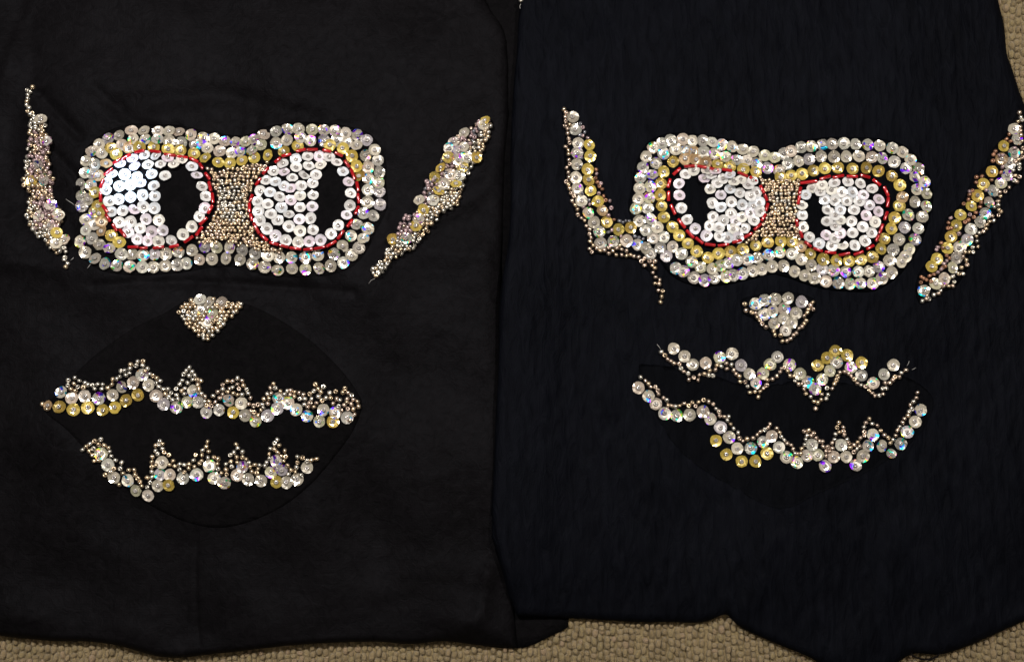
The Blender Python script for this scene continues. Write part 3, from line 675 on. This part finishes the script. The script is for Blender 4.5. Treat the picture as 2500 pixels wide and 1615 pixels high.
ear(PL, left, HL, earD, D_('205,1400 240,1450'),
    {'g': D_('1145,172 840,470 1070,470 780,560 955,545 730,635 905,695 755,755 635,905 570,1040 375,1150'),
     'c': D_('1130,205 975,268 885,345 915,420 965,390 990,470 920,490 850,615 930,620 800,690 600,830 595,985 715,830 490,1140'), 'c!': D_('850,395')}, 9.2, colD, 31, 1.4 * MM)
PL.flush()
def thread(pan, pts, parent, mat='thread', r=0.12):
    P = [pt(x, y, pan.height(x, y) + (0.35 + z) * MM) for x, y, z in pts]
    tube('loose_thread', P, r * MM, M[mat], parent)
thread(PL, [(161, 486, 0.8), (168, 491, 1.2), (176, 496, 1.0), (183, 502, 0.2)], left)
thread(PL, [(213, 655, 0.2), (217, 650, 0.6), (221, 645, 0.3)], left)
thread(PL, [(172, 636, 0.3), (176, 632, 0.7), (180, 628, 0.4)], left)
thread(PL, [(900, 692, 0.2), (906, 684, 0.6), (915, 680, 0.6)], left)

# ================================================================== the navy crinkle cloth with the lopsided goggles
right = thing('sequinned_cloth', 'navy crinkled crepe cloth with lopsided beaded goggles and bare zigzag mouth', 'cloth')
clothR = cloth('cloth', R_top, R_right, R_bottom, R_left, HR_exact, 380, 420, M['crepe'], right)
PR = Panel(HR)
outerH = H_('1605,1330 1510,1280 1407,1285 1315,1310 1235,1325 1143,1350 1060,1365 995,1375 893,1390 805,1410 710,1388 617,1330 545,1303 465,1195 412,1120 345,1033 282,965 222,878 193,772 215,683 225,590 235,497 253,400 283,305 342,225 425,190 500,160 610,152 692,165 788,165 870,182 957,200 1045,220 1145,245 1240,265 1345,297 1430,318 1515,280 1577,258')
outerI = I_('275,225 365,215 465,200 550,195 657,188 757,197 867,200 975,210 1087,232 1178,265 1252,335 1322,415 1378,530 1393,640 1390,750 1357,845 1320,948 1292,1045 1237,1133 1205,1195 1165,1245 1083,1340 997,1390 915,1437 805,1437 710,1440 605,1432 497,1420 393,1390 303,1365')
gogR = smooth_loop(offset_loop((outerH + outerI)[::2], 19), 3)
PR.H.add(gogR, 0.8 * MM, 0.6 * MM, 50)
gq = patch('goggle_patch', gogR, HR, 0.8 * MM, M['navy_felt'], right, 0.6 * MM, 50)
run(PR, outerH + outerI, 'c', gq, tilt=8)
run(PR, H_('548,240 438,280 335,472 317,575 307,677 295,765 320,868 382,940 440,1025 513,1110 602,1175 690,1245 770,1295 872,1310 943,1280 1018,1260 1085,1235 1190,1225 1278,1210 1378,1185 1477,1160 1585,1175 640,255 797,265 895,278 993,308 1090,340 1180,345 1265,372 1365,407 1555,372'), 'c', gq, tilt=8)
run(PR, H_('370,365 1470,430') + I_('880,1332 785,1335 672,1335'), 'c', gq, bright=True)
run(PR, I_('248,350 347,330 452,303 567,305 677,305 790,305 905,310 997,320 1108,352 1210,412 1283,490 1305,600 1285,710 1230,828 1198,940 1148,1045 1097,1138 1065,1235 968,1292 565,1322 463,1310 362,1275 275,1225'), 'c', gq, tilt=8)
run(PR, H_('525,350 437,440 412,545 405,650 420,748 440,850 517,935 580,1010 657,1085 735,1153 835,1210 932,1172 1037,1155 1145,1135 1262,1100 1370,1070 1485,1060 1585,1065 920,377 1030,400 1150,420 1260,445 1480,490 1580,475') + I_('283,460 385,430 487,410 605,405 735,415 855,405 965,433 1085,480 1158,560 1153,745 1110,853 1080,948 1020,1040 985,1130 910,1205 810,1225 703,1238 585,1235 470,1222 355,1175'), 'g', gq, tilt=9)
run(PR, H_('708,262 632,325 725,335 815,355') + I_('1180,670 270,1110'), 't', gq, tilt=14)
redH = H_('525,465,590,405 478,580,500,500 485,610,485,700 505,730,545,820 570,860,635,940 645,960,710,1030 725,1025,795,1080 810,1085,905,1095 925,1100,1025,1085 1055,1070,1140,1050 1155,1030,1235,985 1250,960,1315,900 1315,880,1355,815 1355,790,1375,720 1370,700,1345,640 1340,630,1305,560 1275,530,1210,480 1195,480,1105,440 1055,430,965,415 935,425,850,405 825,400,740,385 720,385,625,390')
redI = I_('270,540,420,520 445,505,540,475 560,490,660,470 685,478,785,480 805,465,895,490 920,505,990,560 1020,570,1060,655 1060,665,1050,755 1050,795,1025,870 1010,905,980,990 975,1000,950,1060 930,1095,865,1130 835,1150,750,1180 715,1165,615,1185 590,1165,490,1155 470,1150,385,1120 370,1110,310,1060 290,1030,270,960 245,930,238,860 250,730,265,650 262,640,275,575')
for segs, whites in ((redH, H_('632,468 708,432 820,440 900,445 797,510 860,485 578,550 578,655 597,765 650,872 723,948 820,1010 855,600 912,550 965,510 1030,480 950,650 1033,600 1065,540 1125,520 1190,570 1230,530 1120,632 1212,660 1268,625 872,722 950,762 1043,710 1140,735 1235,745 1295,715 880,842 970,875 1043,815 1085,880 1140,850 1210,810 1295,795 850,925 930,945 1060,952 1165,948 1240,880 935,1025 1010,1030 1100,1030')),
                     (redI, I_('375,590 460,565 572,545 692,535 802,550 910,597 315,650 440,620 550,610 632,625 730,625 830,650 967,690 485,690 570,695 680,702 795,705 885,740 280,745 510,785 622,780 748,785 962,797 855,832 283,830 575,830 505,887 625,875 725,885 933,890 575,930 825,935 290,935 905,985 497,1010 625,995 735,990 347,1028 570,1040 843,1060 435,1085 545,1105 645,1105 752,1100'))):
    rp = ring_poly(segs, 3)
    H2 = lambda x, y: HR(x, y) + 0.8 * MM + 0.6 * MM * sstep(seg_dist(x, y, gogR) / 50)
    e = patch('eye_patch', rp, H2, 0.6 * MM, M['navy_felt'], right, 0.5 * MM, 40)
    PR.H.add(rp, 0.6 * MM, 0.5 * MM, 40)
    for p in whites: PR.sequin(p[0], p[1], 'w', e, tilt=12, lean=(0, 0.75 * max(0, min(1, (490 - p[1]) / 60)) if segs is redH and p[0] > 1700 else 0.2))
    for s_ in segs: PR.bugle(*s_, e)
# mouth
mouthR = smooth_loop([(1560, 900), (1600, 1010), (1670, 1110), (1790, 1190), (1905, 1242), (2000, 1203), (2120, 1150), (2225, 1080), (2278, 1000), (2262, 950), (2190, 915), (2090, 935), (1960, 925), (1840, 945), (1740, 915), (1640, 895), (1585, 890)], 4)
mr = patch('mouth_patch', mouthR, HR, 0.3 * MM, M['navy_felt'], right)
PR.H.add(mouthR, 0.3 * MM, 0, 10)
run(PR, L_('598,725 725,815 823,915 970,893 1135,828 1283,787 1383,922 1483,1025 1645,1015 1560,1130 1728,915 1815,825') + M_('322,915 443,1020 540,1120 617,1200 703,1087 790,988 873,885 1040,947 1165,1040 1305,1132 1425,1030 1540,918'), 'c', mr, tilt=6)
run(PR, M_('653,925 753,832 860,753 995,803 1165,890') + N_('1250,960 1390,1145 1595,1240 1775,1240 1935,1135'), 'g', mr, tilt=7)
run(PR, N_('215,250 350,365 447,470 560,600 725,625 900,617 1077,570 1177,670 1313,787 1425,915 1535,1065 1718,1065 1885,980 1995,900') + O_('232,915 337,1050 480,1125 620,1030 685,880 770,1020 868,1175 990,1045 1090,885 1162,1045 1395,1035 1460,895 1530,745 1648,895 1918,865 2008,705 2118,563 2193,400'), 'c', mr, tilt=6)
run(PR, O_('1293,1165'), 'c', mr, bright=True)
run(PR, O_('1785,1005'), 'c', mr, size=0.8, tilt=20)
for p in L_('452,765 495,805 525,850 565,875 600,900 662,905 680,960 715,995 765,1020 775,1090 830,1065 885,1095 900,1035 955,1025 1005,1040 1020,985 1058,1048 1085,975 1105,920 1155,935 1215,900 1220,965 1275,915 1300,980 1330,1025 1365,1050 1375,1115 1435,1115 1465,1170 1490,1240 1550,1230 1590,1295 1610,1230 1650,1190 1690,1155 1695,1095 1755,1085 1805,1045') \
    + M_('170,1050 210,1000 225,960 260,950 295,990 325,1045 370,1050 385,1105 425,1145 465,1140 490,1200 510,1255 568,1290 605,1345 650,1360 625,1430 690,1325 750,1315 695,1260 770,1265 760,1190 820,1195 845,1140 870,1095 885,1050 910,1005 965,1000 1010,1020 1045,1050 1080,1090 1115,1135 1160,1155 1210,1170 1255,1215 1290,1250 1320,1280 1370,1275 1415,1260 1410,1195 1455,1190 1440,1130 1495,1130 1530,1095 1555,1060 1605,1060 1630,1010 1685,980') \
    + N_('238,115 305,160 345,200 375,245 435,245 470,290 480,340 545,390 590,420 605,490 655,495 705,505 760,495 820,465 885,495 930,450 975,500 1015,445 1085,420 1150,440 1210,475 1250,535 1290,575 1300,630 1360,640 1420,640 1400,690 1445,740 1485,800 1545,855 1565,930 1610,970 1665,940 1745,930 1800,885 1845,840 1905,815') \
    + O_('105,595 80,645 200,655 240,710 262,770 305,815 345,860 400,885 425,940 455,1000 490,1005 530,1000 545,930 585,880 600,810 620,755 580,695 640,680 675,755 710,720 745,785 790,830 830,835 840,905 905,910 880,970 930,975 880,1035 970,930 965,855 1000,810 1010,735 1035,640 1060,575 1120,640 1065,705 1120,695 1135,745 1170,805 1195,855 1215,920 1270,880 1265,980 1310,935 1320,840 1355,785 1350,900 1410,755 1410,705 1405,635 1430,575 1480,520 1520,590 1590,615 1635,685 1690,745 1740,780 1770,855 1810,810 1845,750 1870,680 1900,630 1940,575 1965,520 2015,480 2030,425 2070,385 2045,330 2090,285 2130,235 2145,160'):
    PR.bead(*p, choose(['rose', 'rose', 'champagne', 'silver']), mr, size=0.97)
# nose
noseR = smooth_loop([(1808, 733), (1835, 722), (1880, 714), (1930, 712), (1985, 728), (1990, 760), (1965, 790), (1945, 815), (1915, 838), (1895, 826), (1865, 798), (1838, 778), (1815, 765)], 3)
nr_ = patch('nose_patch', noseR, HR, 0.4 * MM, M['navy_felt'], right, step=9)
PR.H.add(noseR, 0.4 * MM, 0, 10)
run(PR, L_('1665,158 1790,145 1660,325 1757,285 1775,427') + M_('305,135 460,178 255,258 395,310 253,372 345,425'), 'c', nr_, tilt=8)
run(PR, L_('1555,205') + M_('270,515'), 'c', nr_, bright=True)
for p in L_('1432,205 1445,280 1510,300 1555,310 1575,360 1610,395 1635,435 1680,475 1770,520 1785,565') + M_('590,185 565,220 598,265 540,268 525,305 490,345 515,400 490,435 465,470 430,490 400,545 365,570 330,610 290,635 235,640 215,570'):
    PR.bead(*p, choose(['rose', 'champagne']), nr_)
# ears
earJ = J_('95,85 140,75 205,130 250,210 280,280 320,330 340,420 335,520 350,600 390,670 440,740 455,810 480,870 590,890 625,960 690,1020 775,1100 775,1180 790,1290 815,1320 825,1400 825,1450 800,1450 770,1360 745,1280 690,1225 650,1175 560,1155 480,1145 300,1120 280,1090 285,1030 255,900 195,850 165,760 140,680 118,600 115,500 108,350 120,260 105,200')
ej = patch('ear_patch', smooth_loop(earJ, 2), HR, 0.4 * MM, M['navy_felt'], right, step=9)
PR.H.add(smooth_loop(earJ, 2), 0.4 * MM, 0, 10)
for p in J_('108,85 125,110 118,140 122,170 118,205 150,195 135,225 135,258 143,298 150,325 120,355 140,380 143,408 145,450 150,480 128,505 140,540 145,575 125,605 140,625 148,655 158,690 180,710 168,745 188,775 205,805 208,843 235,870 258,887 270,925 293,950 293,985 305,1010 297,1038 320,1065 293,1090 310,1115 345,1085 370,1105 400,1100 432,1080 432,1125 460,1105 490,1085 485,1135 512,1065 525,1095 525,1135 560,1105 560,1140 590,1135 615,1145 648,1150 668,1180 690,1160 690,1210 725,1180 745,1210 765,1180 765,1230 750,1262 770,1295 800,1315 765,1340 795,1345 790,1390 820,1395 815,1435 805,1475'):
    PR.bead(*p, choose(['rose', 'rose', 'champagne']), ej, size=0.95)
for p in J_('225,190 245,215 258,250 245,275 225,270 280,290 235,435 230,500 430,970 455,955 510,890 535,900 555,890 580,890 620,1000 650,1010 680,1020 240,690 250,790 290,740'):
    PR.bead(*p, choose(['dark', 'dark', 'mauve']), ej, size=0.85)
for p in J_('340,520 335,580 350,610 365,640 385,660 360,690 395,710 440,745 450,795 430,850 470,880 295,770 520,1000 345,550 375,620 410,740'):
    PR.bead(*p, choose(['bronze', 'mauve']), ej, size=0.85)
run(PR, J_('172,140 195,228 212,328 205,400 200,480 193,575 205,655 235,742 283,832 325,897 373,1050 465,1035 562,1030 638,1060 695,1085 732,1125 362,968'), 'c', ej, tilt=8)
run(PR, J_('288,342 297,420 278,517 283,597 303,672 355,750 417,895 500,950 588,935'), 'g', ej, tilt=8)
run(PR, J_('383,815'), 't', ej, tilt=8)
earK = K_('865,65 900,110 900,420 880,570 800,650 730,720 745,810 690,890 630,950 570,1000 575,1080 500,1130 495,1210 460,1280 400,1360 300,1400 200,1460 130,1475 105,1390 120,1280 200,1150 260,1040 330,850 400,790 470,700 530,550 620,470 660,360 740,270 800,180')
ek = patch('ear_patch', smooth_loop(earK, 2), HR, 0.4 * MM, M['navy_felt'], right, step=9)
PR.H.add(smooth_loop(earK, 2), 0.4 * MM, 0, 10)
for p in K_('865,80 875,115 855,145 885,135 870,185 875,215 880,245 885,290 890,340 880,375 885,410 860,425 865,460 835,440 865,490 820,505 835,545 865,555 825,580 845,590 790,630 760,660 720,665 725,695 710,730 710,760 680,775 715,795 730,810 710,835 665,840 675,875 645,880 625,905 620,935 600,955 570,965 548,990 553,1025 560,1065 520,1070 525,1105 495,1105 465,1105 450,1140 475,1165 480,1200 440,1220 450,1265 420,1265 400,1255 375,1285 385,1325 375,1355 345,1355 305,1355 285,1390 270,1410 235,1420 200,1450 180,1450 150,1465 185,1425'):
    PR.bead(*p, choose(['rose', 'silver', 'champagne']), ek, size=0.93)
for p in K_('790,240 770,275 800,290 830,340 690,365 675,390 670,435 715,395 745,395 740,480 730,520 550,555 590,550 548,595 500,660 520,655 500,685 455,750 490,720 660,575 620,650 585,740 575,775 545,815 530,850 500,830 490,870 465,885 360,855 345,890 340,930 365,930 420,970 290,1040 265,1070 300,1075 255,1090 330,1130 330,1170 350,1150 310,1190 300,1220 320,1210 290,1230 265,1255 235,1270 205,1280 180,1310 215,1320 145,1290 140,1330 160,1300'):
    PR.bead(*p, choose(['bronze', 'bronze', 'mauve']), ek, size=0.88)
run(PR, K_('748,325 665,512 600,605 558,690 510,770 432,833 397,910 362,993 335,1077 260,1155 217,1213'), 'g', ek, tilt=10)
run(PR, K_('735,420'), 't', ek)
run(PR, K_('830,200 850,275 825,375 795,455 775,540 730,600 672,655 640,740 617,822 575,885 510,937 480,1013 427,1070 403,1145 370,1220 313,1300 248,1340 163,1390'), 'c', ek, tilt=9)
# bridge
bridgeR = [(1854, 434), (1880, 441), (1915, 440), (1948, 436), (1950, 464), (1945, 502), (1944, 540), (1952, 573), (1967, 597), (1947, 586), (1904, 578), (1854, 583), (1816, 596), (1841, 570), (1863, 545), (1878, 510), (1874, 477), (1860, 453)]
for p in packed(bridgeR, 9.6, 41):
    mid = 465 < p[1] < 530 and p[0] > 1888
    PR.bead(*p, choose(['silver', 'champagne']) if mid else choose(['champagne', 'rose', 'champagne']), gq, size=0.84)
PR.bead(1272, 3, 'silver', clothR, lift=0.0)
PR.flush()
thread(PR, [(1271, 10, 0.3), (1269, 16, 0.6), (1270, 21, 0.2)], right)
thread(PR, [(2214, 893, 0.4), (2218, 886, 1.0), (2220, 881, 0.6)], right)
thread(PR, [(2226, 902, 0.4), (2231, 900, 1.0), (2236, 897, 0.5)], right)
thread(PR, [(1604, 840, 0.3), (1609, 846, 0.8), (1613, 852, 0.3)], right)
tube('loose_thread', [pt(x, y, z * MM) for x, y, z in [(2222, 1592, 2.5), (2230, 1600, 2), (2242, 1606, 1.0), (2258, 1609.5, 0.6), (2275, 1607, 0.8), (2288, 1601, 2), (2294, 1594, 2.5)]], 0.42 * MM, M['black_thread'], right)
